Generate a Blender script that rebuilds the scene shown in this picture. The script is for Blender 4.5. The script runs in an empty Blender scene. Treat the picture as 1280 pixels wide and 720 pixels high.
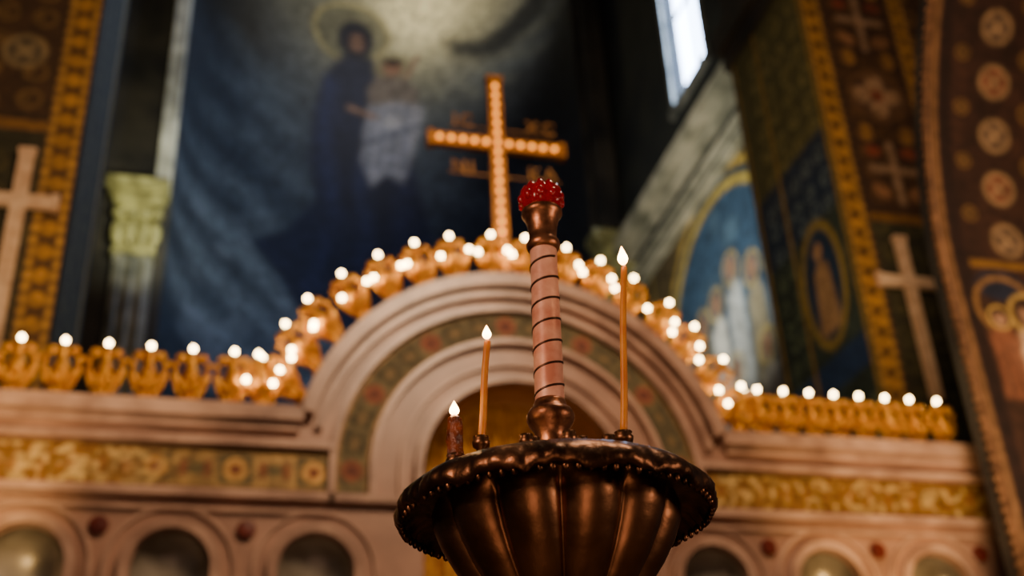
import bpy, bmesh, math, random
import numpy as np
from mathutils import Vector, Matrix
random.seed(7); rng=np.random.RandomState(5)
SC=bpy.context.scene; COL=SC.collection
pi=math.pi
def lin(c):
    return tuple((x/255/12.92 if x/255<=.04045 else ((x/255+.055)/1.055)**2.4) for x in c[:3])
# ---------------------------------------------------------------- materials
def newmat(name):
    m=bpy.data.materials.new(name); m.use_nodes=True
    nt=m.node_tree; b=nt.nodes['Principled BSDF']; return m,nt,b
def mk(name,c1,c2=None,metal=0,rough=.5,scale=8,bump=0,bscale=None,emit=None,es=0,trans=0,coat=0,detail=5,contrast=(.35,.65),sss=0):
    m,nt,b=newmat(name); N=nt.nodes; L=nt.links
    c1=lin(c1); b.inputs['Base Color'].default_value=(*c1,1)
    b.inputs['Metallic'].default_value=metal; b.inputs['Roughness'].default_value=rough
    tc=N.new('ShaderNodeTexCoord')
    if c2:
        nz=N.new('ShaderNodeTexNoise'); nz.inputs['Scale'].default_value=scale; nz.inputs['Detail'].default_value=detail
        L.new(tc.outputs['Object'],nz.inputs['Vector'])
        cr=N.new('ShaderNodeValToRGB'); cr.color_ramp.elements[0].position=contrast[0]; cr.color_ramp.elements[1].position=contrast[1]
        cr.color_ramp.elements[0].color=(*c1,1); cr.color_ramp.elements[1].color=(*lin(c2),1)
        L.new(nz.outputs['Fac'],cr.inputs['Fac']); L.new(cr.outputs['Color'],b.inputs['Base Color'])
    if bump:
        nb=N.new('ShaderNodeTexNoise'); nb.inputs['Scale'].default_value=bscale or scale*3; nb.inputs['Detail'].default_value=4
        L.new(tc.outputs['Object'],nb.inputs['Vector'])
        bp=N.new('ShaderNodeBump'); bp.inputs['Strength'].default_value=bump; bp.inputs['Distance'].default_value=.01
        L.new(nb.outputs['Fac'],bp.inputs['Height']); L.new(bp.outputs['Normal'],b.inputs['Normal'])
    if emit:
        b.inputs['Emission Color'].default_value=(*lin(emit),1); b.inputs['Emission Strength'].default_value=es
    if trans: b.inputs['Transmission Weight'].default_value=trans
    if coat: b.inputs['Coat Weight'].default_value=coat
    if sss:
        b.inputs['Subsurface Weight'].default_value=sss; b.inputs['Subsurface Radius'].default_value=(.01,.005,.002); b.inputs['Subsurface Scale'].default_value=1
    return m
def paintmat(name,tess=40,rough=.75,goldrough=.35,bump=.25,metal=.7):
    m,nt,b=newmat(name); N=nt.nodes; L=nt.links
    at=N.new('ShaderNodeAttribute'); at.attribute_name='paint'
    tc=N.new('ShaderNodeTexCoord')
    vo=N.new('ShaderNodeTexVoronoi'); vo.inputs['Scale'].default_value=tess; L.new(tc.outputs['Object'],vo.inputs['Vector'])
    sp=N.new('ShaderNodeSeparateColor'); L.new(vo.outputs['Color'],sp.inputs[0])
    mr=N.new('ShaderNodeMapRange'); mr.inputs[3].default_value=.7; mr.inputs[4].default_value=1.3; L.new(sp.outputs[0],mr.inputs[0])
    mx=N.new('ShaderNodeVectorMath'); mx.operation='SCALE'; L.new(at.outputs['Color'],mx.inputs[0]); L.new(mr.outputs[0],mx.inputs['Scale'])
    L.new(mx.outputs[0],b.inputs['Base Color'])
    mm=N.new('ShaderNodeMath'); mm.operation='MULTIPLY'; mm.inputs[1].default_value=metal; L.new(at.outputs['Alpha'],mm.inputs[0]); L.new(mm.outputs[0],b.inputs['Metallic'])
    r=N.new('ShaderNodeMapRange'); r.inputs[3].default_value=rough; r.inputs[4].default_value=goldrough; L.new(at.outputs['Alpha'],r.inputs[0]); L.new(r.outputs[0],b.inputs['Roughness'])
    if bump:
        bp=N.new('ShaderNodeBump'); bp.inputs['Strength'].default_value=bump; bp.inputs['Distance'].default_value=.01
        L.new(sp.outputs[1],bp.inputs['Height']); L.new(bp.outputs['Normal'],b.inputs['Normal'])
    return m
M_marble=mk('marble_pink',(186,144,122),(132,98,82),rough=.35,scale=2.2,detail=8,contrast=(.35,.75))
M_marble2=mk('marble_moulding',(214,174,150),(160,124,106),rough=.3,scale=3,detail=8)
M_gold=mk('gilding',(242,180,52),(180,108,20),metal=.55,rough=.38,scale=20,bump=.3)
M_darkgold=mk('old_gilding',(140,98,40),(90,58,20),metal=.5,rough=.45,scale=9,bump=.3)
M_bronze=mk('bronze',(158,112,80),(86,56,38),metal=1,rough=.36,scale=16,bump=.08,bscale=50,contrast=(.3,.75))
M_bronze_d=mk('bronze_dark',(124,86,62),(60,40,28),metal=1,rough=.36,scale=30,bump=.16,bscale=80)
M_copper=mk('rose_copper_tube',(240,184,158),(200,128,104),metal=.1,rough=.4,scale=30,bump=.1,bscale=80)
M_redglass=mk('ruby_glass',(180,5,20),rough=.16,trans=.5,coat=.4,emit=(190,4,18),es=.05)
M_wax=mk('beeswax',(226,150,42),(205,120,25),rough=.4,scale=40,sss=.3)
M_waxd=mk('melted_wax',(150,72,30),(84,34,14),rough=.3,scale=60,bump=.6,bscale=120)
M_wick=mk('wick',(25,18,14),rough=.9)
M_silver=mk('niche_metal',(186,176,160),(124,114,100),metal=.25,rough=.3,scale=3)
M_stone=mk('grey_stone',(150,150,140),(84,86,80),rough=.5,scale=2)
M_stoned=mk('dark_stone',(60,56,50),(30,30,32),rough=.6,scale=1.2)
M_red=mk('red_jasper',(122,44,30),(84,28,20),rough=.35,scale=10)
M_floor=mk('floor_tiles',(90,75,62),(60,48,40),rough=.4,scale=2)
M_curtain=mk('gold_brocade',(220,164,70),(160,106,38),metal=.1,rough=.5,scale=12)
M_crossw=mk('pale_gilt_cross',(240,205,170),(210,170,134),metal=.05,rough=.4,scale=8)
M_paint=paintmat('fresco',6,bump=0,metal=.3)
M_mosaic=paintmat('mosaic',30,goldrough=.25,bump=1.0,metal=.7)
M_orn=paintmat('ornament',14,goldrough=.4,bump=.3,metal=.4)
def emis(name,c,s):
    m=bpy.data.materials.new(name); m.use_nodes=True; N=m.node_tree.nodes; N.clear()
    e=N.new('ShaderNodeEmission'); o=N.new('ShaderNodeOutputMaterial'); e.inputs[0].default_value=(*lin(c),1); e.inputs[1].default_value=s
    m.node_tree.links.new(e.outputs[0],o.inputs[0]); return m
M_bulb=emis('bulb_glow',(255,216,148),58)
M_sky=emis('window_daylight',(190,215,255),26)
# flame: gradient along height
M_flame,nt,b=newmat('flame'); N=nt.nodes; N.clear()
tc=N.new('ShaderNodeTexCoord'); sx=N.new('ShaderNodeSeparateXYZ'); cr=N.new('ShaderNodeValToRGB'); e=N.new('ShaderNodeEmission'); o=N.new('ShaderNodeOutputMaterial')
nt.links.new(tc.outputs['Generated'],sx.inputs[0]); nt.links.new(sx.outputs[2],cr.inputs[0]); nt.links.new(cr.outputs[0],e.inputs[0]); nt.links.new(e.outputs[0],o.inputs[0])
cr.color_ramp.elements[0].color=(1,.28,.05,1); cr.color_ramp.elements[1].color=(1,.36,.08,1); el=cr.color_ramp.elements.new(.35); el.color=(1,.72,.34,1)
e.inputs[1].default_value=30
# ---------------------------------------------------------------- mesh helpers
def obj(name,me,mat=None,parent=None,smooth=False,loc=None):
    o=bpy.data.objects.new(name,me); COL.objects.link(o)
    if mat: me.materials.append(mat)
    if parent: o.parent=parent
    if loc: o.location=loc
    if smooth:
        me.polygons.foreach_set('use_smooth',[True]*len(me.polygons))
    return o
def empty(name,loc=(0,0,0)):
    o=bpy.data.objects.new(name,None); o.empty_display_size=.1; COL.objects.link(o); return o
def mesh(name,v,f):
    me=bpy.data.meshes.new(name); me.from_pydata([tuple(map(float,p)) for p in v],[],f); me.update(); return me
class MB:
    def __init__(s): s.v=[]; s.f=[]
    def add(s,v,f):
        k=len(s.v); s.v+=list(v); s.f+=[tuple(i+k for i in q) for q in f]
    def box(s,x0,x1,y0,y1,z0,z1):
        s.add([(x0,y0,z0),(x1,y0,z0),(x1,y1,z0),(x0,y1,z0),(x0,y0,z1),(x1,y0,z1),(x1,y1,z1),(x0,y1,z1)],
              [(0,3,2,1),(4,5,6,7),(0,1,5,4),(1,2,6,5),(2,3,7,6),(3,0,4,7)])
    def strip(s,path,n0,n1,y0,y1,closed=False):
        P=[Vector((p[0],p[1])) for p in path]; n=len(P); v=[]
        for i in range(n):
            if closed: t=P[(i+1)%n]-P[i-1]
            else: t=P[min(i+1,n-1)]-P[max(i-1,0)]
            t.normalize(); nn=Vector((-t.y,t.x))
            a=P[i]+nn*n0; c=P[i]+nn*n1
            v+=[(a.x,y0,a.y),(c.x,y0,c.y),(c.x,y1,c.y),(a.x,y1,a.y)]
        f=[]
        for i in range(n if closed else n-1):
            A=4*i;B=4*((i+1)%n)
            for k in range(4): f.append((A+k,A+(k+1)%4,B+(k+1)%4,B+k))
        if not closed: f+=[(3,2,1,0),(4*n-4,4*n-3,4*n-2,4*n-1)]
        s.add(v,f)
    def lathe(s,prof,seg=32,c=(0,0,0),mod=None,M=None):
        v=[];n=len(prof)
        for (r,z) in prof:
            for k in range(seg):
                t=2*pi*k/seg; rr,zz=(r,z)
                if mod: rr,zz=mod(t,r,z)
                p=Vector((rr*math.cos(t),rr*math.sin(t),zz))
                if M: p=M@p
                v.append((p.x+c[0],p.y+c[1],p.z+c[2]))
        f=[(i*seg+k,i*seg+(k+1)%seg,(i+1)*seg+(k+1)%seg,(i+1)*seg+k) for i in range(n-1) for k in range(seg)]
        s.add(v,f)
    def sph(s,c,r,seg=12,rings=8,sc=(1,1,1),M=None):
        v=[];f=[]
        for i in range(rings+1):
            a=pi*i/rings
            for k in range(seg):
                t=2*pi*k/seg
                p=Vector((r*sc[0]*math.sin(a)*math.cos(t),r*sc[1]*math.sin(a)*math.sin(t),r*sc[2]*math.cos(a)))
                if M: p=M@p
                v.append((p.x+c[0],p.y+c[1],p.z+c[2]))
        for i in range(rings):
            for k in range(seg): f.append((i*seg+k,(i+1)*seg+k,(i+1)*seg+(k+1)%seg,i*seg+(k+1)%seg))
        s.add(v,f)
    def tube(s,pts,r,seg=8):
        P=[Vector(p) for p in pts]; v=[];n=len(P)
        R=r if isinstance(r,(list,tuple)) else [r]*n
        for i in range(n):
            t=(P[min(i+1,n-1)]-P[max(i-1,0)]).normalized()
            a=Vector((0,1,0)) if abs(t.y)<.9 else Vector((1,0,0))
            u=t.cross(a).normalized(); w=t.cross(u)
            for k in range(seg):
                q=2*pi*k/seg; p=P[i]+(u*math.cos(q)+w*math.sin(q))*R[i]; v.append(tuple(p))
        f=[(i*seg+k,i*seg+(k+1)%seg,(i+1)*seg+(k+1)%seg,(i+1)*seg+k) for i in range(n-1) for k in range(seg)]
        f.append(tuple(range(seg))); f.append(tuple(range((n-1)*seg,n*seg))[::-1])
        s.add(v,f)
    def obj(s,name,mat,parent=None,smooth=False):
        me=mesh(name,s.v,s.f)
        if smooth:
            bm=bmesh.new(); bm.from_mesh(me); bmesh.ops.remove_doubles(bm,verts=bm.verts,dist=1e-6)
            bmesh.ops.recalc_face_normals(bm,faces=bm.faces); bm.to_mesh(me); bm.free()
        return obj(name,me,mat,parent,smooth)
# ---------------------------------------------------------------- painter
class Canvas:
    def __init__(s,u0,u1,v0,v1,nu,nv,base,gold=0):
        s.u0,s.u1,s.v0,s.v1,s.nu,s.nv=u0,u1,v0,v1,nu,nv
        s.U,s.V=np.meshgrid(np.linspace(u0,u1,nu),np.linspace(v0,v1,nv))
        s.C=np.zeros((nv,nu,4)); s.C[...,:3]=lin(base); s.C[...,3]=gold
    def noise(s,cell,seed=0):
        r=np.random.RandomState(seed); gu=int((s.u1-s.u0)/cell)+3; gv=int((s.v1-s.v0)/cell)+3
        g=r.rand(gv,gu); a=(s.U-s.u0)/cell; c=(s.V-s.v0)/cell; i=a.astype(int); j=c.astype(int); fa=a-i; fc=c-j
        fa=fa*fa*(3-2*fa); fc=fc*fc*(3-2*fc)
        return (g[j,i]*(1-fa)+g[j,i+1]*fa)*(1-fc)+(g[j+1,i]*(1-fa)+g[j+1,i+1]*fa)*fc
    def blend(s,m,c,gold=0):
        m=np.clip(m,0,1)[...,None]; t=np.array([*lin(c),gold]); s.C=s.C*(1-m)+t*m
    def ell(s,u,v,ru,rv,c,soft=.1,a=1,gold=0,ang=0):
        du=s.U-u; dv=s.V-v
        if ang: du,dv=du*math.cos(ang)+dv*math.sin(ang),-du*math.sin(ang)+dv*math.cos(ang)
        d=(np.sqrt((du/ru)**2+(dv/rv)**2)-1)*min(ru,rv)
        s.blend(a*np.clip(.5-d/soft,0,1),c,gold)
    def glow(s,u,v,r,c,a=1):
        d2=((s.U-u)**2+(s.V-v)**2)/r**2; s.blend(a*np.exp(-d2),c)
    def ring(s,u,v,r,w,c,a=1,gold=0):
        d=np.abs(np.hypot(s.U-u,s.V-v)-r)-w/2; s.blend(a*np.clip(.5-d/(w*.6),0,1),c,gold)
    def poly(s,pts,c,soft=.1,a=1,gold=0):
        ins=np.zeros(s.U.shape,bool); D=np.full(s.U.shape,1e9); n=len(pts)
        for i in range(n):
            x1,y1=pts[i]; x2,y2=pts[(i+1)%n]
            if y1!=y2:
                cond=((y1>s.V)!=(y2>s.V))&(s.U<(x2-x1)*(s.V-y1)/(y2-y1)+x1); ins^=cond
            L2=(x2-x1)**2+(y2-y1)**2+1e-12
            t=np.clip(((s.U-x1)*(x2-x1)+(s.V-y1)*(y2-y1))/L2,0,1)
            D=np.minimum(D,np.hypot(s.U-x1-t*(x2-x1),s.V-y1-t*(y2-y1)))
        sd=np.where(ins,-D,D); s.blend(a*np.clip(.5-sd/soft,0,1),c,gold)
    def rect(s,u0,u1,v0,v1,c,soft=.02,a=1,gold=0):
        d=np.maximum(np.maximum(u0-s.U,s.U-u1),np.maximum(v0-s.V,s.V-v1)); s.blend(a*np.clip(.5-d/soft,0,1),c,gold)
    def line(s,pts,w,c,a=1,gold=0,soft=None):
        D=np.full(s.U.shape,1e9)
        for (x1,y1),(x2,y2) in zip(pts[:-1],pts[1:]):
            L2=(x2-x1)**2+(y2-y1)**2+1e-12
            t=np.clip(((s.U-x1)*(x2-x1)+(s.V-y1)*(y2-y1))/L2,0,1)
            D=np.minimum(D,np.hypot(s.U-x1-t*(x2-x1),s.V-y1-t*(y2-y1)))
        s.blend(a*np.clip(.5-(D-w/2)/(soft or w*.5),0,1),c,gold)
    def mottle(s,cell,amt,seed):
        s.C[...,:3]*=(1+amt*(s.noise(cell,seed)-.5)*2)[...,None]
    def build(s,name,pos,mat,parent=None):
        v=[pos(a,b) for a,b in zip(s.U.ravel(),s.V.ravel())]; nu=s.nu
        f=[(j*nu+i,j*nu+i+1,(j+1)*nu+i+1,(j+1)*nu+i) for j in range(s.nv-1) for i in range(nu-1)]
        me=mesh(name,v,f); at=me.color_attributes.new('paint','FLOAT_COLOR','POINT')
        at.data.foreach_set('color',np.clip(s.C,0,1).astype(np.float32).ravel()); me.color_attributes.active_color=at
        return obj(name,me,mat,parent,True)
# ================================================================ ROOM
fl=MB(); fl.box(-7,13,-4,25,-.1,0); fl.obj('floor',M_floor)
# ---- apse with the painted Virgin and Child
AX,AY,AR=3.1,20.0,4.2
cv=Canvas(-1.1,7.3,5,28,190,330,(44,52,64))
U,V=cv.U,cv.V
n1=cv.noise(1.6,1); n2=cv.noise(1.0,2); n3=cv.noise(.5,3)
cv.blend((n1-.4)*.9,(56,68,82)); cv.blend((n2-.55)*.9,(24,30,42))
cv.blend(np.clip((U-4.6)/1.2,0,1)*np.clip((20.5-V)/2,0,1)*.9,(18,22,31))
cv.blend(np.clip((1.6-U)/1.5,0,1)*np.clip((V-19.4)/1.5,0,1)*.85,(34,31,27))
def wob(pts,seed,n=14,amp=.12):
    r=random.Random(seed); out=[]
    for (a,b),(c,d) in zip(pts[:-1],pts[1:]):
        for k in range(n//2): t=k/(n//2); out.append((a+(c-a)*t+r.uniform(-amp,amp),b+(d-b)*t+r.uniform(-amp,amp)))
    return out+[pts[-1]]
for i,(pts,w,a) in enumerate([([(-.3,20.4),(.4,19.9),(1.1,19.6)],.15,.22),([(-.6,18.9),(.3,19.2),(1.3,18.7)],.2,.25),([(-.6,17.6),(.3,17.9),(1.5,17.2)],.3,.32),
                  ([(-.9,16.2),(.2,16.4),(1.3,15.6)],.3,.4),([(-1,15.2),(-.2,15.0),(1,14.2),(2.4,13.3),(4.6,12.9)],.45,.7),([(-1,14.0),(.2,13.6),(1.6,12.9),(3,12.3)],.4,.75),([(-1,12.8),(1,12.2),(3,11.8)],.5,.7),
                  ([(5,21.4),(5.8,20.6),(6.8,20.4)],.3,.3),([(5.2,17.2),(6.2,16.5),(7,16.9)],.25,.15)]):
    cv.line(wob(pts,i),w,(112,126,138),a=a,soft=.7)
    cv.line(wob([(p[0]+.1,p[1]-.45) for p in pts],i+50),w*.6,(20,27,40),a=a*.7,soft=.5)
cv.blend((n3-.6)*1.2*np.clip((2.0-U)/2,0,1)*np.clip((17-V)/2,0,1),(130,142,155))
cv.glow(4.4,23.2,2.5,(165,160,125),.75); cv.glow(4.5,23.2,1.3,(255,240,185),1.0)  # bright lamp highlight on the mural, painted into its colours
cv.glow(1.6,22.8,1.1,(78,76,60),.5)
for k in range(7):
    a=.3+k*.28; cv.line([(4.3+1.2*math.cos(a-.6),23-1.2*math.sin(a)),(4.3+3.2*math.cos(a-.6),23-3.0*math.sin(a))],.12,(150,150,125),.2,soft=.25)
cv.poly([(5,22.2),(6,21.7),(7.2,22.4),(7.2,21.4),(6.2,21.0),(5.3,21.5)],(16,20,28),.3,.85)
X0=2.8
def S(L): return [(X0+a,b) for a,b in L]
cv.ell(X0-.1,22.35,1.0,1.0,(86,84,64),.2,.8); cv.ring(X0-.1,22.35,.98,.12,(150,138,92),.7)
robe=S([(-.30,21.6),(-.78,20.75),(-1.02,19.5),(-1.05,18.1),(-.85,16.9),(-1.5,15.9),(-2.3,15.2),(-1.6,14.6),(-1.0,13.6),(1.8,13.6),(2.1,15.2),(1.9,16.2),(1.64,17.4),(1.45,18.5),(.96,20.7),(.52,21.6)])
cv.poly(robe,(20,25,48),.2,.97)
cv.line(S([(-.6,20.6),(-.7,18.5),(-.3,16.4),(-.9,14.5)]),.25,(36,45,84),.5,soft=.4)
cv.line(S([(.2,18),(.4,16),(.1,14)]),.2,(34,43,80),.5,soft=.4)
cv.line(S([(1.2,18),(1.3,16),(1.5,14.3)]),.2,(32,39,74),.5,soft=.4)
cv.line(S([(-.2,19),(-.1,17),(-.5,15)]),.16,(10,13,28),.6,soft=.3); cv.line(S([(.8,17.8),(.85,16),(.8,14)]),.16,(10,13,28),.6,soft=.3)
cv.ell(X0+.02,22.15,.48,.64,(18,18,32),.12); cv.ell(X0+.06,22.05,.2,.3,(105,78,64),.1,.9)
cv.line(S([(-.1,22.12),(.0,22.12)]),.05,(40,25,20)); cv.line(S([(.12,22.12),(.22,22.12)]),.05,(40,25,20)); cv.line(S([(.0,21.88),(.12,21.88)]),.04,(90,40,35))
cv.ell(X0+1.0,21.3,.5,.5,(116,108,78),.15,.7); cv.ell(X0+.98,21.3,.25,.28,(124,90,70),.1); cv.ell(X0+.98,21.5,.26,.14,(45,28,20),.1)
cv.poly(S([(.6,21.0),(.36,20.6),(.40,19.9),(1.62,19.9),(1.62,20.6),(1.2,21.05)]),(96,86,78),.15,.95)
cv.poly(S([(.42,20.0),(.3,19.2),(.25,18.3),(.5,17.6),(.85,18.0),(1.25,17.7),(1.62,19.0),(1.76,20.0),(1.1,20.2)]),(134,134,142),.2,.9)
for k in range(4): cv.line(S([(.55+.26*k,20.0),(.38+.29*k,18.1)]),.12,(74,80,100),.75,soft=.18)
cv.line(S([(.3,18.9),(1.6,19.4)]),.14,(66,70,88),.75,soft=.16); cv.ell(X0+1.0,19.6,.25,.2,(160,158,160),.2,.6)
cv.line(S([(-.1,19.9),(.55,19.7)]),.16,(120,92,74),.9); cv.line(S([(1.35,21),(1.62,21.7)]),.12,(128,95,78),.9)
def apse_pos(u,v):
    s=max(-1,min(1,(u-AX)/AR)); return (u,AY+AR*math.sqrt(max(0,1-s*s)),v)
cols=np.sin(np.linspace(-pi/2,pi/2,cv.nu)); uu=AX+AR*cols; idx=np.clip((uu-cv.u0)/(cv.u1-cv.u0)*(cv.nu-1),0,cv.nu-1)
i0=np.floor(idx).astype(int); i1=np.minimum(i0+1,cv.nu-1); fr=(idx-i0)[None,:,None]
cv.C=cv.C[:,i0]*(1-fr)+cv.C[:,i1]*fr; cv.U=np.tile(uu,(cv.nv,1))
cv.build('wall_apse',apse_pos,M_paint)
# ---- corner walls of the apse
b=MB(); b.box(-5,-1.1,20,20.4,0,28); b.obj('wall_back_left',M_stoned)
b=MB(); b.box(7.3,8.4,20,20.4,0,28); b.obj('wall_back_right',M_stoned)
M_capital=mk('capital_gilt_stone',(178,174,120),(104,100,62),metal=.15,rough=.45,scale=4)
def pilaster(name,x0,x1,y,zc,mat,mat2,ux0,ux1):
    e=empty(name); b=MB()
    def shaft(b,a,c,z0,z1):
        b.box(a,c,y-.3,y,z0,z1); w=c-a
        for k in range(3):
            xx=a+w*(k+.5)/3; b.tube([(xx,y-.31,z0+.1),(xx,y-.31,z1-.1)],w/3*.28,8)
    shaft(b,x0,x1,0,zc-.9); b.box(x0-.05,x1+.05,y-.36,y,0,.6)
    b.obj('shaft',mat,e)
    b=MB(); shaft(b,ux0,ux1,zc+.65,28); b.obj('upper_shaft',mat2,e)
    c=MB()
    for dz,pr,h in [(-.9,.06,.1),(.18,.12,.12),(.32,.2,.12),(.46,.28,.18)]: c.box(x0-pr,x1+pr*.6,y-.3-pr,y,zc+dz,zc+dz+h)
    w=x1-x0
    for k in range(4):
        xx=x0+w*k/3
        c.sph((xx,y-.36,zc-.45),.11,8,6,(1,.7,2.4)); c.sph((xx,y-.42,zc-.1),.1,8,6,(1.2,1,1))
    c.box(x0-.02,x1+.02,y-.32,y,zc-.8,zc+.18)
    c.obj('capital',M_capital,e); return e
pilaster('pilaster',-1.98,-1.3,20,13.35,M_stone,mk('bright_marble_shaft',(225,225,215),(150,150,145),rough=.35,scale=2),-1.42,-1.12)
pilaster('pilaster',7.45,8.0,20,13.2,M_stoned,M_stoned,7.45,7.9)
# ---- right wall of the sanctuary with window, cornice and lunette painting
b=MB()
b.box(8,8.4,12.75,15.1,0,28); b.box(8,8.4,16.6,20.4,0,28); b.box(8,8.4,15.1,16.6,0,14.8); b.box(8,8.4,15.1,16.6,19.5,28)
b.obj('wall_right',mk('side_wall_plaster',(48,50,44),(26,30,34),rough=.7,scale=1.1))
w=empty('window_1'); b=MB(); b.box(8.25,8.28,15.1,16.6,14.8,19.5); b.obj('glass',M_sky,w)
b=MB(); b.box(8.18,8.25,15.84,15.86,14.8,19.5)
for z in (17.0,): b.box(8.18,8.25,15.1,16.6,z,z+.03)
b.box(7.95,8.06,14.98,15.1,14.7,19.6); b.box(7.95,8.06,16.6,16.72,14.7,19.6); b.box(7.9,8.06,14.95,16.75,14.62,14.8)
b.obj('frame',M_stone,w)
b=MB()
for x,z0,z1 in [(7.6,13.38,13.62),(7.84,13.18,13.28),(7.88,12.76,12.86),(7.8,12.3,12.42)]: b.box(x,8.02,12.75,20,z0,z1)
b.obj('trim_1',mk('cornice_stone',(196,190,166),(126,126,108),rough=.45,scale=2))
cv=Canvas(12.75,20,4,12.3,150,160,(86,72,44))   # u along y
cv.mottle(.5,.35,11)
cy,cz0=15.7,9.8
def archd(R):
    return np.where(cv.V>cz0,np.hypot(cv.U-cy,cv.V-cz0),np.abs(cv.U-cy))
d=archd(0)
cv.blend(.5-(d-2.72)/.06,(176,146,66),.3); cv.blend(.5-(d-2.56)/.06,(40,60,75)); cv.blend(.5-(d-2.42)/.06,(184,160,78),.3)
m=np.clip(.5-(d-2.24)/.06,0,1)
cv.blend(m,(48,74,100)); cv.blend(m*np.clip((cv.noise(.6,9)-.5)*2,0,1),(80,108,130))
cv.blend(m*np.clip((8.6-cv.V)/1,0,1),(60,58,42))
for (y,z,h,c) in [(17.3,9.0,1.2,(160,160,150)),(16.7,9.5,1.3,(112,104,84)),(16.1,9.6,1.5,(220,220,212)),(15.4,9.9,1.6,(190,195,195)),(14.7,9.5,1.4,(150,140,112)),(14.0,9.3,1.4,(185,180,170)),(15.7,8.2,1.0,(220,215,205)),(16.8,8.0,.9,(180,180,170)),(14.6,8.1,.9,(195,190,180))]:
    cv.poly([(y-.34,z-h),(y+.34,z-h),(y+.26,z+.3),(y,z+.5),(y-.26,z+.3)],c,.15,.9); cv.ell(y,z+.72,.16,.2,(150,115,90),.08); cv.ring(y,z+.72,.28,.06,(200,175,95),.7)
for k in range(9): cv.rect(18.6,19.8,4.4+k*.9,4.5+k*.9,(160,128,66),gold=.4)
for k in range(3): cv.rect(18.55+k*.55,18.65+k*.55,4,12.3,(150,128,70),gold=.4)
cv.build('lunette_mural',lambda u,v:(7.97,u,v),M_paint)
# ---- piers of the triumphal arch
def rosette(cv,u,v,r,c1=(190,160,110),c2=(110,45,35)):
    cv.ell(u,v,r,r,c1,r*.25,.85,.3); cv.ell(u,v,r*.78,r*.78,c2,r*.2,.9)
    for k in range(4):
        a=k*pi/2+pi/4; cv.ell(u+r*.42*math.cos(a),v+r*.42*math.sin(a),r*.2,r*.2,c1,r*.15,.7)
    cv.ell(u,v,r*.2,r*.2,c1,r*.12,.9)
def scroll(cv,u0,u1,v0,v1,step,c,seed):
    r=random.Random(seed); v=v0
    while v<v1:
        u=u0
        while u<u1:
            cv.ring(u+r.uniform(-.05,.05),v+r.uniform(-.05,.05),step*.3,step*.1,c,.6,.4); cv.ell(u,v,step*.1,step*.1,c,step*.1,.8,.4); u+=step
        v+=step
def goldband(cv,u0,u1,v0,v1):
    cv.rect(u0,u1,v0,v1,(120,82,34),gold=.5); cv.rect(u0+.05*(1 if u1>u0 else -1),u1-.05,v0,v1,(64,38,16),gold=.3)
    n=int((v1-v0)/.26)
    for k in range(n):
        cv.ell((u0+u1)/2,v0+.13+k*.26,(u1-u0)*.28,.09,(190,138,60),.05,.9,.5)
        for uu_ in (u0+.02,u1-.02):
            for q in (0,.13): cv.ell(uu_,v0+k*.26+q,.035,.045,(205,155,78),.03,.9,.5)
# left pier
P=empty('mosaic_pier'); b=MB(); b.box(-6,-1.52,10.52,12.6,0,14); b.box(-6,-1.3,10.4,12.7,13,13.4); b.obj('core',M_stoned,P)
cv=Canvas(-4,-1.52,3.5,14,90,330,(54,38,20)); cv.mottle(.4,.4,21)
cv.rect(-4,-1.85,8.6,14,(66,44,24),.1,.9); scroll(cv,-3.9,-1.9,8.8,13.8,.36,(134,104,56),1)
for z in (9.4,10.9,12.4): rosette(cv,-2.2,z,.22,(150,128,88),(50,44,36))
cv.rect(-4,-1.85,3.5,8.4,(46,44,26),.1,.95); scroll(cv,-3.9,-1.9,3.6,8.3,.4,(86,76,38),2)
cv.rect(-4,-1.85,8.4,8.52,(130,92,44),gold=.5)
goldband(cv,-1.82,-1.54,3.5,14)
cv.build('front_mosaic',lambda u,v:(u,10.5,v),M_orn,P)
cv=Canvas(10.5,12.6,3.5,14,50,260,(42,50,56)); cv.mottle(.5,.4,22)
cv.rect(10.7,12.4,4,13,(50,62,70),.1,.7); scroll(cv,10.9,12.4,4,13,.45,(90,100,80),3); cv.rect(12.2,12.35,3.5,14,(140,130,90),gold=.4)
cv.build('side_mosaic',lambda u,v:(-1.5,u,v),M_orn,P)
def wallcross(parent,x,y,z0,z1,zb,hw):
    b=MB(); w=.07
    b.box(x-w,x+w,y-.06,y,z0,z1); b.box(x-hw,x-w,y-.06,y,zb-w,zb+w); b.box(x+w,x+hw,y-.06,y,zb-w,zb+w)
    for (a,c,dx,dz) in [(x,z1,.085,.03),(x-hw,zb,.03,.085),(x+hw,zb,.03,.085)]: b.box(a-dx,a+dx,y-.07,y,c-dz,c+dz)
    return b.obj('consecration_cross',M_crossw,parent)
wallcross(P,-1.98,10.47,5.6,8.1,7.52,.33)
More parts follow.
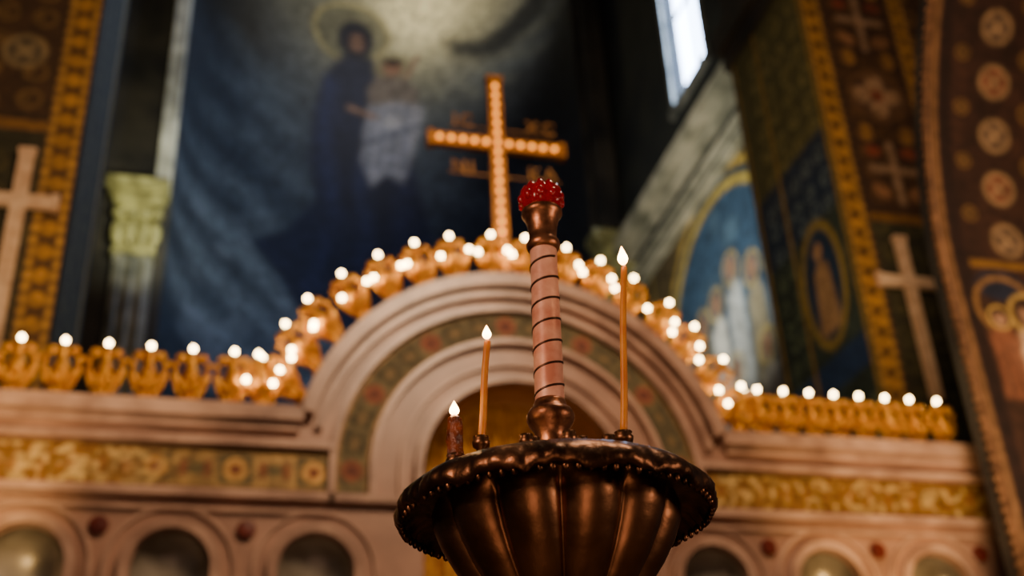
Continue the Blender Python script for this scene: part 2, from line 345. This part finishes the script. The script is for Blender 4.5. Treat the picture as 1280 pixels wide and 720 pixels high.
# right pier
P=empty('mosaic_pier'); b=MB(); b.box(7.05,12,10.52,12.6,0,14); b.box(6.85,12,10.4,12.7,12.6,13); b.box(6.95,12,10.45,12.65,12.3,12.6); b.obj('core',M_stoned,P)
cv=Canvas(7.03,11,3.5,14,130,330,(60,40,24)); cv.mottle(.4,.35,31)
cv.rect(7.35,8.35,8.5,14,(60,38,22),.06,.9)
for k,z in enumerate([9.1,10.3,11.5,12.7]):
    if k%2==1:
        cv.ell(7.85,z,.4,.42,(112,80,52),.1,.7); cv.ell(7.85,z,.33,.34,(58,34,26),.08,.8)
        for q in range(4):
            a=q*pi/2; cv.ell(7.85+.2*math.cos(a),z+.2*math.sin(a),.13,.13,(176,140,106),.06,.8)
        cv.ell(7.85,z,.08,.08,(130,50,38),.05)
    else:
        cv.line([(7.85,z-.42),(7.85,z+.42)],.1,(166,134,106),.8); cv.line([(7.55,z+.05),(8.15,z+.05)],.1,(166,134,106),.8)
        for s in (-1,1):
            cv.ell(7.85+.24*s,z-.28,.13,.09,(160,112,76),.06,.8,ang=.6*s); cv.ell(7.85+.24*s,z+.32,.1,.08,(140,56,42),.06,.8)
    for s in (-1,1):
        cv.ell(7.85+.28*s,z+.6,.09,.13,(170,124,62),.05,.9,.4)
scroll(cv,7.5,8.3,8.8,13.8,.3,(108,76,40),15)
cv.rect(7.35,8.35,3.5,8.4,(44,44,28),.08,.95); scroll(cv,7.5,8.3,3.6,8.3,.36,(84,78,44),5)
cv.rect(7.35,8.4,8.38,8.5,(130,92,42),gold=.6)
scroll(cv,8.6,10.9,3.7,13.8,.4,(140,104,54),6)
goldband(cv,7.05,7.29,3.5,14); goldband(cv,8.36,8.56,3.5,14)
cv.build('front_mosaic',lambda u,v:(u,10.5,v),M_orn,P)
cv=Canvas(10.5,12.6,3.5,12.6,70,280,(50,64,58)); cv.mottle(.4,.35,33)
cv.rect(10.6,12.5,9.3,12.3,(98,94,54),.1,.8); scroll(cv,10.8,12.4,9.5,12.2,.4,(160,150,84),8)
cv.rect(10.6,12.5,8.7,9.8,(34,52,82),.1,.9); scroll(cv,10.8,12.4,8.8,9.7,.34,(130,150,150),9)
cv.ell(11.25,7.9,.52,.85,(180,156,72),.06,1,.4); cv.ell(11.25,7.9,.42,.75,(30,56,88),.06); cv.poly([(11.0,7.25),(11.5,7.25),(11.42,8.1),(11.25,8.25),(11.08,8.1)],(175,140,100),.06); cv.ell(11.25,8.35,.1,.12,(190,150,110),.04)
scroll(cv,11.9,12.5,6,8.6,.3,(130,150,110),10)
cv.rect(10.6,12.5,6.55,6.95,(36,64,110),.06,.9); scroll(cv,10.75,12.4,4,6.4,.35,(136,150,114),11)
for uu_ in (10.56,11.82,12.5): cv.rect(uu_-.04,uu_+.04,3.5,12.6,(160,132,62),gold=.4)
cv.build('side_mosaic',lambda u,v:(7.03,u,v),M_orn,P)
wallcross(P,7.63,10.47,6.05,8.1,7.52,.38)
# ---- nave arch (pier rising into a soffit that curves toward the nave)
P=empty('nave_arch')
ZC,YR=6.0,4.8
def soff(s):
    if s<ZC: return (8.0,s)
    a=(s-ZC)/YR; return (8-YR+YR*math.cos(a),ZC+YR*math.sin(a))
cv=Canvas(6.25,9.6,0,11.5,240,640,(60,36,26)); cv.mottle(.3,.35,41)
cv.rect(6.25,6.36,0,11.5,(140,102,68),gold=.4); cv.rect(6.38,6.5,0,11.5,(40,22,17))
for c0 in (6.97,7.75,8.5):
    for k in range(9): rosette(cv,c0,6.5+.53*k,.17,(186,150,108),(112,46,34) if k%2 else (80,62,54))
    for k in range(9): rosette(cv,c0+.36,6.75+.53*k,.1,(140,102,54),(54,42,28))
for k in range(9): rosette(cv,6.62,6.75+.53*k,.08,(140,102,54),(54,42,28))
def saint(cv,u,v,h,c):
    cv.poly([(u-.17*h,v),(u+.17*h,v),(u+.16*h,v+.55*h),(u+.2*h,v+.72*h),(u+.06*h,v+.84*h),(u-.06*h,v+.84*h),(u-.2*h,v+.72*h),(u-.16*h,v+.55*h)],c,.05,.95)
    cv.ring(u,v+.93*h,.13*h,.03*h,(220,180,100),.9,.4); cv.ell(u,v+.93*h,.07*h,.09*h,(185,140,110),.03); cv.ell(u,v+1.0*h,.07*h,.04*h,(60,40,28),.03)
    cv.line([(u-.08*h,v+.05*h),(u-.05*h,v+.6*h)],.02,(80,60,45),.7); cv.line([(u+.07*h,v+.05*h),(u+.03*h,v+.6*h)],.02,(80,60,45),.7)
cv.rect(6.52,9.6,3.4,6.25,(64,40,28),.05,.9); cv.rect(6.52,9.6,6.2,6.28,(150,108,54),gold=.5)
for u_ in (6.78,7.45,8.2): cv.ell(u_,6.02,.26,.16,(30,40,62),.06,.9); cv.ring(u_,5.8,.3,.05,(170,124,70),.8)
saint(cv,7.0,4.35,1.5,(235,195,160)); saint(cv,6.68,4.9,.85,(140,86,60)); saint(cv,7.5,4.4,1.4,(170,115,80)); saint(cv,8.2,4.4,1.4,(210,175,145))
scroll(cv,6.65,9.5,3.5,4.3,.3,(150,105,70),12); scroll(cv,6.65,9.5,.3,3.2,.4,(120,84,50),13)
cv.build('soffit_mosaic',lambda u,v:(u,soff(v)[0],soff(v)[1]),M_orn,P)
b=MB(); v=[];f=[]
n=60
for i in range(n+1):
    y,z=soff(11.5*i/n); s=11.5*i/n
    a=max(0,(s-ZC)/YR); ny,nz=math.cos(a),math.sin(a)
    v+=[(6.25,y+.01*ny,z+.01*nz),(9.6,y+.01*ny,z+.01*nz),(9.6,y+.2*ny,z+.2*nz),(6.25,y+.2*ny,z+.2*nz)]
for i in range(n):
    for k in range(4): f.append((4*i+k,4*i+(k+1)%4,4*i+4+(k+1)%4,4*i+4+k))
b.add(v,f); b.obj('masonry',M_stoned,P)
b=MB()
pts=[(6.25,soff(11.5*i/90)[0]-.02,soff(11.5*i/90)[1]) for i in range(91)]; b.tube(pts,.028,8)
for i in range(130):
    y,z=soff(11.5*i/130); b.sph((6.21,y-.02,z),.032,6,4)
b.obj('beaded_edge',mk('beading',(150,106,70),(92,60,38),metal=.3,rough=.45,scale=10),P,True)
# ================================================================ ICONOSTASIS
IC=empty('iconostasis'); CX,CZ=2.5,4.36; XL,XR=-4.2,6.9
def arc(cx,cz,R,a0,a1,n): return [(cx+R*math.cos(a0+(a1-a0)*i/n),cz+R*math.sin(a0+(a1-a0)*i/n)) for i in range(n+1)]
TOP=4.82; RO=1.86; a_in=math.asin((TOP-CZ)/RO)
outline=[(XL,0),(XR,0),(XR,TOP)]+arc(CX,CZ,RO,a_in,pi-a_in,60)+[(XL,TOP)]
hole_portal=[(CX-.83,.02),(CX+.83,.02)]+arc(CX,CZ,.83,0,pi,40)
NX=[-3.36,-2.30,-1.24,-.22,.84,4.08,5.11,6.15]; NR=.28; NZ=3.55
cu=bpy.data.curves.new('scr','CURVE'); cu.dimensions='2D'; cu.fill_mode='BOTH'; cu.extrude=.2
def spl(p):
    s=cu.splines.new('POLY'); s.points.add(len(p)-1); s.use_cyclic_u=True
    for i,(x,z) in enumerate(p): s.points[i].co=(x,z,0,1)
spl(outline); spl(hole_portal)
for x in NX: spl([(x-NR,1.6),(x+NR,1.6)]+arc(x,NZ,NR,0,pi,24))
tmp=bpy.data.objects.new('tmp',cu); COL.objects.link(tmp); bpy.context.view_layer.update()
me=bpy.data.meshes.new_from_object(tmp.evaluated_get(bpy.context.evaluated_depsgraph_get())); bpy.data.objects.remove(tmp)
me.transform(Matrix.Translation((0,9.2,0))@Matrix.Rotation(pi/2,4,'X')); me.materials.clear()
obj('marble_screen',me,M_marble,IC)
b=MB()
archp=arc(CX,CZ,RO,pi-a_in,a_in,64)
b.strip([(XL,TOP),(CX-RO*math.cos(a_in),TOP)],-.09,.03,8.88,9.42); b.strip([(CX+RO*math.cos(a_in),TOP),(XR+.05,TOP)],-.09,.03,8.88,9.42)
b.strip(archp,-.09,.03,8.88,9.42)
b.strip([(XL,TOP-.13),(CX-1.83,TOP-.13)],-.03,.03,8.94,9.01); b.strip([(CX+1.83,TOP-.13),(XR,TOP-.13)],-.03,.03,8.94,9.01); b.strip(arc(CX,CZ,RO-.15,pi-.2,.2,64),-.03,.03,8.94,9.01)
def ringpath(R): return [(CX-R,4.14)]+arc(CX,CZ,R,pi,0,64)+[(CX+R,4.14)]
for R,w,y in [(1.56,.05,8.93),(1.24,.05,8.93),(.87,.06,8.9),(1.02,.02,8.96)]: b.strip(ringpath(R),-w/2,w/2,y,9.01)
for z,w,y in [(4.54,.05,8.92),(4.12,.06,8.92),(4.0,.03,8.96)]:
    b.strip([(XL,z),(CX-1.54,z)],-w/2,w/2,y,9.01); b.strip([(CX+1.54,z),(XR,z)],-w/2,w/2,y,9.01)
b.strip([(CX-1.58,4.12),(CX-.85,4.12)],-.03,.03,8.92,9.01); b.strip([(CX+.85,4.12),(CX+1.58,4.12)],-.03,.03,8.92,9.01)
for x in NX:
    b.strip([(x-.33,1.6)]+arc(x,NZ,.33,pi,0,28)+[(x+.33,1.6)],-.04,.03,8.93,9.01)
    b.strip([(x-.46,1.6)]+arc(x,NZ,.46,pi,0,28)+[(x+.46,1.6)],-.015,.015,8.97,9.01)
b.box(XL,CX-.95,8.85,9.01,0,.5); b.box(CX+.95,XR,8.85,9.01,0,.5)
b.obj('mouldings',M_marble2,IC)
b=MB()
for x in NX:
    v=[];n=20;zs=[1.6,2.4,3.0,NZ]
    for z in zs:
        for k in range(n+1):
            a=pi*k/n; v.append((x+NR*math.cos(a),9.02+NR*math.sin(a)*.6,z))
    for j in range(1,9):
        e_=j/8*pi/2
        for k in range(n+1):
            a=pi*k/n; v.append((x+NR*math.cos(a)*math.cos(e_),9.02+NR*.6*math.sin(a)*math.cos(e_),NZ+NR*math.sin(e_)))
    rows=len(zs)+8
    b.add(v,[(j*(n+1)+k,j*(n+1)+k+1,(j+1)*(n+1)+k+1,(j+1)*(n+1)+k) for j in range(rows-1) for k in range(n)])
b.obj('niche_shells',M_silver,IC,True)
b=MB()
for x in [-2.85,-1.79,-.75,.31,4.6,5.62,6.62]:
    b.lathe([(0,-.02),(.064,-.02),(.072,0),(.072,.02),(.06,.032),(0,.036)],24,(x,8.985,3.85),M=Matrix.Rotation(pi/2,3,'X'))
b.obj('jasper_discs',M_red,IC)
def band(name,x0,x1,seed,fade):
    nu=int((x1-x0)/.02); cv=Canvas(x0,x1,4.15,4.51,nu,20,(150,120,68),.5)
    cv.mottle(.06,.4,seed)
    x=x0+.2; k=0
    while x<x1-.1:
        if k%2==0:
            cv.rect(x-.13,x+.13,4.21,4.45,(84,80,48),.02,.8,.2); cv.ell(x,4.33,.095,.095,(190,146,76),.02,1,.5); cv.ell(x,4.33,.04,.04,(130,60,40),.02)
        else:
            cv.ell(x,4.33,.1,.05,(90,84,48),.02,.8,.3); cv.ell(x-.09,4.33,.03,.07,(140,74,44),.02,.8); cv.ell(x+.09,4.33,.03,.07,(140,74,44),.02,.8)
        x+=.3; k+=1
    f=fade(cv.U); g=np.clip((cv.noise(.045,seed+9)-.45)*3,0,1)
    gl=np.array([*lin((255,215,135)),.8]); dk=np.array([*lin((160,106,46)),.8]); T=gl*g[...,None]+dk*(1-g[...,None])  # glitter of the reflecting mosaic, painted as pale and dark gold speckle
    cv.C=cv.C*(1-f[...,None])+T*f[...,None]
    cv.rect(x0,x1,4.15,4.18,(110,70,40)); cv.rect(x0,x1,4.48,4.51,(110,70,40))
    cv.build(name,lambda u,v:(u,8.985,v),M_mosaic,IC)
band('frieze_mosaic_1',XL,CX-1.54,3,lambda U:np.clip((-.1-U)/1.0,0,.75)); band('frieze_mosaic_2',CX+1.54,XR,4,lambda U:np.full(U.shape,.7))
Lr=.22+pi*1.4+.22
cv=Canvas(0,Lr,0,.28,300,18,(100,88,54),.3); cv.mottle(.06,.4,8)
cv.rect(0,Lr,0,.03,(144,110,64),gold=.4); cv.rect(0,Lr,.25,.28,(144,110,64),gold=.4)
k=0; u=.22
while u<Lr:
    if k%3==0: cv.ell(u,.14,.09,.09,(150,84,54),.02,.9,.2); cv.ell(u,.14,.05,.05,(108,54,38),.02,1,.2)
    else: cv.rect(u-.09,u+.09,.05,.23,(76,72,50),.03,.7); cv.ell(u,.14,.06,.04,(130,106,64),.03,.8,.3)
    u+=.235; k+=1
def rp(u,v):
    R=1.26+v
    if u<.22: return (CX-R,8.985,4.14+u)
    if u>Lr-.22: return (CX+R,8.985,4.14+(Lr-u))
    a=pi-(u-.22)/1.4; return (CX+R*math.cos(a),8.985,CZ+R*math.sin(a))
cv.build('archivolt_mosaic',rp,M_mosaic,IC)
D=empty('royal_door_curtain'); v=[];nx=90;nz=24
for j in range(nz+1):
    for i in range(nx+1):
        x=CX-.95+1.9*i/nx; z=5.35*j/nz
        v.append((x,9.48+.035*math.sin(i*.9+.3*math.sin(j*.5)),z))
me=mesh('cloth',v,[(j*(nx+1)+i,j*(nx+1)+i+1,(j+1)*(nx+1)+i+1,(j+1)*(nx+1)+i) for j in range(nz) for i in range(nx)])
obj('cloth',me,M_curtain,D,True)
b=MB(); b.tube([(CX-1,9.5,5.3),(CX+1,9.5,5.3)],.03,8)
b.obj('rod',M_gold,D)
# ================================================================ GILT CANDELABRA + LIGHTS
CL=empty('candelabra_lights'); g=MB(); cn=MB(); bu=MB(); ZS=1.2
def ornament(px_,pz_,ang,sc=1.0,bulbs=1,y=9.12):
    R=Matrix.Rotation(-ang,3,'Y')
    def T(p): q=R@Vector((p[0]*sc,p[1]*sc,p[2]*sc*ZS)); return (px_+q.x,y+q.y,pz_+q.z)
    def sp(c,r,s,rot=0):
        g.sph(T(c),r*sc,8,6,s,R@Matrix.Rotation(rot,3,'Y'))
    g.lathe([(0,0),(.07,0),(.075,.025),(.038,.05),(.028,.09),(.05,.14),(.068,.21),(.05,.27),(.028,.30),(.045,.34),(.045,.37),(0,.37)],10,(px_,y,pz_),M=R@Matrix.Diagonal((sc,sc,sc*ZS)))
    for s in (-1,1):
        sp((s*.05,0,.09),.036,(.7,.6,1.9),s*.5); sp((s*.095,0,.2),.042,(.6,.6,2.2),s*.35); sp((s*.075,-.03,.335),.034,(1.2,.8,1.2),s*.6)
        sp((s*.04,-.05,.15),.026,(1,.8,1.9),s*.2); sp((s*.12,-.01,.29),.026,(.9,.8,1.6),s*.8)
        g.tube([T((s*.02,0,.04)),T((s*.06,0,.07)),T((s*.10,0,.14)),T((s*.13,0,.22)),T((s*.115,0,.28))],.012*sc,6)
    sp((0,-.06,.2),.03,(1,.7,1.8))
    pos=[(0,.37)]
    if bulbs>=2: pos.append((-.13,.18))
    if bulbs>=3: pos.append((.13,.22))
    for (dx,dz) in pos:
        p=Vector(T((dx,-.06 if dx else 0,dz)))
        cn.lathe([(.0,0),(.014,0),(.014,.035),(0,.035)],8,tuple(p)); bu.sph((p.x,p.y,p.z+.058),.021,8,6,(1,1,1.2))
        if dx: g.tube([T((0,0,.12)),T((dx*.6,-.03,.1)),tuple(p)],.01,6)
x=-1.52
while x>XL: ornament(x,4.86,0,1.1); x-=.33
for x in [-1.19,-.86,-.53,-.2,.13]: ornament(x,4.86,0,1.1)
for x in [6.65,6.36,6.1,5.83,5.57,5.32,5.06,4.80]: ornament(x,4.86,0,1.03)
n=16
for i in range(n):
    a=math.radians(20+140*i/(n-1)); an=a-pi/2
    ornament(CX+1.9*math.cos(a),CZ+1.9*math.sin(a),an*.75+random.uniform(-.08,.08),1.06,2+(i%3!=1))
ornament(.42,4.87,.2,1.08,3); ornament(4.55,4.87,-.2,1.08,2)
g.obj('gilt_brackets',M_gold,CL,True); cn.obj('candle_tubes',mk('porcelain_tube',(240,220,190),rough=.5),CL,True); bu.obj('bulbs',M_bulb,CL,True)
# ================================================================ GOLD CROSS
GC=empty('gilded_cross'); x0,y0,zb,zt,zx=2.47,9.2,6.27,8.68,7.87
b=MB(); w=.07
b.box(x0-w,x0+w,y0-.04,y0+.04,zb,zt); b.box(x0-.66,x0-w,y0-.04,y0+.04,zx-w,zx+w); b.box(x0+w,x0+.66,y0-.04,y0+.04,zx-w,zx+w)
for (a,c,dx,dz) in [(x0,zt,.085,.03),(x0-.66,zx,.03,.085),(x0+.66,zx,.03,.085)]: b.box(a-dx,a+dx,y0-.05,y0+.05,c-dz,c+dz)
b.lathe([(0,0),(.2,0),(.2,.05),(.12,.09),(.1,.16),(0,.16)],20,(x0,y0,6.26))
b.obj('cross_body',mk('dark_gilt',(180,118,26),(120,72,14),metal=.5,rough=.4,scale=20),GC)
b=MB()
z=6.5
while z<8.6: b.sph((x0,y0-.05,z),.027,8,6); z+=.115
for k in range(1,6):
    for s in (-1,1): b.sph((x0+s*k*.115,y0-.05,zx),.027,8,6)
b.obj('crystals',mk('lit_crystals',(255,190,90),rough=.15,emit=(255,150,40),es=3.4),GC,True)
for t,dx,dz in [('IC',-.42,.2),('XC',.3,.2),('NI',-.44,-.36),('KA',.3,-.36)]:
    cu=bpy.data.curves.new('t','FONT'); cu.body=t; cu.size=.2; cu.extrude=.012; cu.space_character=1.25; cu.offset=.002
    to=bpy.data.objects.new('tmp',cu); COL.objects.link(to); bpy.context.view_layer.update()
    me=bpy.data.meshes.new_from_object(to.evaluated_get(bpy.context.evaluated_depsgraph_get())); bpy.data.objects.remove(to)
    me.transform(Matrix.Translation((x0+dx-(.02 if dx<0 else 0),y0,zx+dz))@Matrix.Rotation(pi/2,4,'X')); me.materials.clear(); obj('letters_'+t,me,M_darkgold,GC)
b=MB(); b.box(x0-.46,x0-w,y0-.005,y0+.005,zx+.185,zx+.2); b.box(x0+w,x0+.6,y0-.005,y0+.005,zx+.185,zx+.2); b.box(x0-.48,x0-w,y0-.005,y0+.005,zx-.375,zx-.36); b.box(x0+w,x0+.62,y0-.005,y0+.005,zx-.375,zx-.36)
b.obj('letter_rods',M_darkgold,GC)
# ================================================================ CANDLE STAND
ST=empty('candle_stand'); cx,cy_=.382,1.243
NL=11
b=MB()
prof=[(.030,1.196),(.042,1.200),(.058,1.210),(.078,1.228),(.097,1.250),(.115,1.274),(.129,1.298),(.138,1.320),(.140,1.336),(.136,1.348)]
fine=[]
for i in range(len(prof)-1):
    for q in range(3):
        t=q/3; fine.append((prof[i][0]*(1-t)+prof[i+1][0]*t,prof[i][1]*(1-t)+prof[i+1][1]*t))
fine.append(prof[-1])
def gad(t,r,z):
    k=min(1,max(0,(z-1.196)/.03))*min(1,max(0,(1.350-z)/.016))
    return (r*(1-.15*k+.15*k*abs(math.sin(NL/2*(t+.1)))**.62),z)
b.lathe(fine,308,(cx,cy_,0),mod=gad)
b.obj('gadrooned_bowl',M_bronze,ST,True)
b=MB()
def ruf(t,r,z):
    k=max(0,(r-.154)/.022)
    big=abs(math.sin(8*t+.5)); sm=abs(math.sin(28*t)); lo=max(0,min(1,(1.356-z)/.02))
    return (r*(1+.018*k*(big-.5)+.012*k*sm*lo), z+k*lo*(-.004*(1-big)*2+.003*sm))
rim=[(.132,1.346),(.144,1.350),(.153,1.350),(.161,1.346),(.167,1.340),(.171,1.333),(.174,1.330),(.1775,1.333),(.179,1.340),(.177,1.348),(.172,1.355),(.164,1.362),(.152,1.367),(.142,1.368),(.134,1.363),(.126,1.362),
     (.110,1.366),(.085,1.374),(.060,1.383),(.040,1.390),(.0,1.394)]
b.lathe(rim,384,(cx,cy_,0),mod=ruf)
b.obj('ruffled_rim',M_bronze_d,ST,True)
b=MB()
for k in range(48):
    t=2*pi*k/48; b.sph((cx+.138*math.cos(t),cy_+.138*math.sin(t),1.368),.004,8,6)
for k in range(84):
    t=2*pi*k/84; b.sph((cx+.173*math.cos(t),cy_+.173*math.sin(t),1.330),.0038,6,5,(1,1,1.5))
b.obj('bead_rings',M_bronze_d,ST,True)
socks=[(.442,1.165,1.408,1.2),(.290,1.207,1.411,1.1),(.262,1.214,1.391,1.2)]
for k in range(14):
    t=2*pi*k/14+.12; r=.104
    x,y=cx+r*math.cos(t),cy_+r*math.sin(t)
    if all(math.hypot(x-s[0],y-s[1])>.022 for s in socks[:3]): socks.append((x,y,1.394,.9))
for k in range(7):
    t=2*pi*k/7+.5; r=.062; socks.append((cx+r*math.cos(t),cy_+r*math.sin(t),1.407,.9))
b=MB()
for (x,y,zt_,s) in socks:
    z0=1.360
    h=zt_-z0
    b.lathe([(.004,0),(.009*s,0),(.0095*s,.003),(.0055*s,.006),(.005*s,h-.014),(.0085*s,h-.011),(.0095*s,h-.006),(.0075*s,h-.003),(.0085*s,h),(.006*s,h),(.0045*s,h-.008),(0,h-.008)],18,(x,y,z0))
b.obj('candle_sockets',M_bronze,ST,True)
# the column leans very slightly
def lean(v): return [(p[0]+(p[2]-1.40)*.022,p[1],1.43+(p[2]-1.43)*.976 if p[2]>1.43 else p[2]) for p in v]
b=MB()
b.lathe([(.0,1.388),(.030,1.388),(.031,1.394),(.022,1.402),(.0175,1.412),(.0175,1.430),(.021,1.440),(.026,1.447),(.0285,1.453),(.0285,1.459),(.025,1.465),(.020,1.468),(.0195,1.474),(.0178,1.478),(.0,1.478)],48,(cx,cy_,0))
b.lathe([(.0,1.690),(.0172,1.690),(.0205,1.694),(.0218,1.699),(.0205,1.704),(.0180,1.707),(.0178,1.716),(.0192,1.728),(.0215,1.738),(.0245,1.743),(.0262,1.746),(.0262,1.751),(.024,1.753),(.0,1.753)],48,(cx,cy_,0))
b.v=lean(b.v)
b.obj('column_fittings',mk('worn_bronze',(188,128,92),(100,62,42),metal=.85,rough=.36,scale=40,bump=.1,bscale=80),ST,True)
b=MB(); b.lathe([(.0176,1.470),(.0175,1.55),(.0171,1.693)],40,(cx,cy_,0)); b.v=lean(b.v); b.obj('column_shaft',M_copper,ST,True)
v=[];f=[];n=400; turns=6.5; hz=.0036
for i in range(n+1):
    t=2*pi*turns*i/n+2.2; z=1.480+(.196)*i/n
    for (r,dz) in [(.0172,-hz/2),(.0184,-hz/2*.6),(.0184,hz/2*.6),(.0172,hz/2)]:
        v.append((cx+r*math.cos(t),cy_+r*math.sin(t),z+dz))
for i in range(n):
    for k in range(3): f.append((4*i+k,4*i+k+1,4*i+4+k+1,4*i+4+k))
b=MB(); b.add(lean(v),f); b.obj('column_spiral',mk('spiral_inlay',(84,52,36),(48,30,22),metal=.6,rough=.4),ST)
def pet(t,r,z):
    k=max(0,min(1,(z-1.752)/.02)); a=abs(math.cos(5*t))
    return (r*(1-.1*k+.14*k*a),z+(.004*a if z>1.776 else 0))
b=MB(); b.lathe([(0,1.753),(.018,1.753),(.0235,1.757),(.0268,1.764),(.0278,1.771),(.0262,1.778),(.0235,1.783),(.0215,1.787),(.020,1.785),(.0205,1.776),(.018,1.768),(0,1.765)],80,(cx,cy_,0),mod=pet)
for k in range(10):
    t=2*pi*k/10; b.sph((cx+.0262*math.cos(t),cy_+.0262*math.sin(t),1.768),.0055,8,6,(1,1,1.4))
b.v=lean(b.v)
b.obj('ruby_glass_cup',M_redglass,ST,True)
b=MB(); b.lathe([(.032,1.198),(.040,1.190),(.042,1.178),(.030,1.160),(.022,1.12),(.022,1.08),(.035,1.05),(.044,1.0),(.036,.94),(.022,.90),(.020,.5),(.022,.30),(.036,.26),(.045,.20),(.034,.14),(.06,.10),(.12,.07),(.17,.05),(.185,.03),(.185,0),(0,0)],48,(cx,cy_,0))
b.obj('stem_and_foot',M_bronze,ST,True)
# candles
def flame(parent,p,h,w):
    b=MB(); b.lathe([(0,0),(.45*w,.08*h),(.85*w,.2*h),(1.0*w,.32*h),(.9*w,.48*h),(.62*w,.65*h),(.34*w,.82*h),(.12*w,.95*h),(0,h)],16,(0,0,0))
    o=b.obj('flame',M_flame,parent,True); o.location=p
def candle(name,base,top,r,fh,fw):
    C=empty(name); B=Vector(base);T_=Vector(top); n=12; pts=[];rs=[]
    for i in range(n+1):
        t=i/n; p=B.lerp(T_,t); p.x+=.0006*math.sin(t*7); pts.append(p); rs.append(r*(1-.12*t))
    pts.append(T_+Vector((0,0,.0012))); rs.append(r*.6)
    b=MB(); b.tube(pts,rs,16); b.obj('wax',M_wax,C,True)
    b=MB(); b.tube([T_,T_+Vector((.0003,0,.004)),T_+Vector((.001,0,.007))],.0006,6); b.obj('wick',M_wick,C)
    flame(C,T_+Vector((0,0,.003)),fh,fw)
candle('taper_candle',(.442,1.165,1.402),(.4605,1.158,1.618),.0042,.027,.0062)
candle('taper_candle',(.290,1.207,1.405),(.3005,1.2035,1.529),.0044,.019,.0052)
C=empty('candle_stub'); b=MB()
base=Vector((.262,1.214,1.384))
def melt(t,r,z):
    return (r*(1+.12*math.sin(5*t+z*160)+.06*math.sin(9*t-z*300)),z)
b.lathe([(0,1.384),(.0092,1.384),(.0092,1.390),(.0084,1.398),(.0092,1.408),(.0084,1.418),(.0086,1.427),(.0074,1.434),(.004,1.438),(0,1.437)],32,(base.x,base.y,0),mod=melt)
b.obj('wax',M_waxd,C,True)
b=MB(); b.tube([(base.x,base.y,1.436),(base.x,base.y,1.443)],.0008,6); b.obj('wick',M_wick,C)
flame(C,Vector((base.x,base.y,1.438)),.019,.0056)
# ================================================================ LIGHTS
def area(name,loc,tgt,size,W,c):
    l=bpy.data.lights.new(name,'AREA'); l.size=size; l.energy=W; l.color=lin(c); o=bpy.data.objects.new(name,l); COL.objects.link(o)
    o.location=loc; o.rotation_euler=(Vector(tgt)-Vector(loc)).to_track_quat('-Z','Y').to_euler(); return o
def spot(name,loc,tgt,ang,W,c,blend=.8,r=.1):
    l=bpy.data.lights.new(name,'SPOT'); l.spot_size=math.radians(ang); l.spot_blend=blend; l.energy=W; l.color=lin(c); l.shadow_soft_size=r
    o=bpy.data.objects.new(name,l); COL.objects.link(o); o.location=loc; o.rotation_euler=(Vector(tgt)-Vector(loc)).to_track_quat('-Z','Y').to_euler()
area('iconostasis_key',(3.0,2.0,9.5),(2.2,9,4.5),2.0,530,(255,214,172))  # unseen key light, added to light the iconostasis
area('stand_side_fill',(-1.1,.2,2.0),(.38,1.24,1.45),.6,21,(255,206,172))  # added fill from the left for column and rim, no visible source
area('stand_side_fill',(1.9,.1,1.5),(.38,1.24,1.4),.5,11,(255,210,178))  # matching unseen fill from the right of the stand
area('stand_low_fill',(-.3,-.9,.45),(.38,1.24,1.3),.9,7,(255,200,165))  # low fill added behind the camera for the bowl underside
spot('frieze_fill_left',(-1.6,7.4,3.6),(-1.9,9,4.3),75,120,(255,208,135))  # unseen spot added to brighten the left gold band
spot('frieze_fill_right',(5.6,7.4,3.2),(5.6,9,4.3),75,120,(255,204,130))  # same kind of added spot for the right gold band
spot('portal_fill',(2.5,6.6,2.8),(2.5,9.5,4.5),30,130,(255,208,130))  # added spot that brightens the curtain in the opening, no fixture
spot('apse_lamp',(5.5,14,24),(3.9,24,22.3),64,3600,(240,232,215),1,.3)
spot('apse_fill_low',(1,12.5,9),(2.6,24,15.5),60,1350,(190,208,250),1,.3)  # unseen bluish fill added for the lower mural
spot('pier_fill_right',(5,6,2.5),(8,10.5,8),60,520,(255,218,170),1,.2)  # added fill spot on the right pier, source unseen
spot('pier_fill_left',(0,6,3),(-2.2,10.5,8),60,360,(255,218,170),1,.2)  # added fill spot for the left pier, likewise unseen
spot('cornice_fill',(3.5,13.5,9),(8,16,11.5),80,1600,(228,225,210),1,.2)  # unseen fill spot added for cornice and lunette
spot('capital_spot',(-.8,16.5,11.5),(-1.4,20,14.5),80,900,(245,242,195),1,.2)  # unseen spot aimed at the left capital
W=bpy.data.worlds.new('dim_church'); SC.world=W; W.use_nodes=True
W.node_tree.nodes['Background'].inputs[0].default_value=(.6,.52,.48,1); W.node_tree.nodes['Background'].inputs[1].default_value=.055
# ================================================================ CAMERA
yaw,p,r=math.radians(15.5),math.radians(29.4),math.radians(3)
R0=Vector((math.cos(yaw),-math.sin(yaw),0)); F=Vector((math.sin(yaw)*math.cos(p),math.cos(yaw)*math.cos(p),math.sin(p))); U0=R0.cross(F)
cxv=R0*math.cos(r)-U0*math.sin(r); cyv=R0*math.sin(r)+U0*math.cos(r)
m=Matrix((cxv,cyv,-F)).transposed().to_4x4(); m.translation=Vector((0,0,.9))
cam=bpy.data.cameras.new('camera'); co=bpy.data.objects.new('camera',cam); COL.objects.link(co); co.matrix_world=m
cam.sensor_width=36; cam.lens=1500*36/1280; cam.clip_start=.02; cam.clip_end=200
cam.dof.use_dof=True; cam.dof.focus_distance=1.36; cam.dof.aperture_fstop=3.5
SC.camera=co
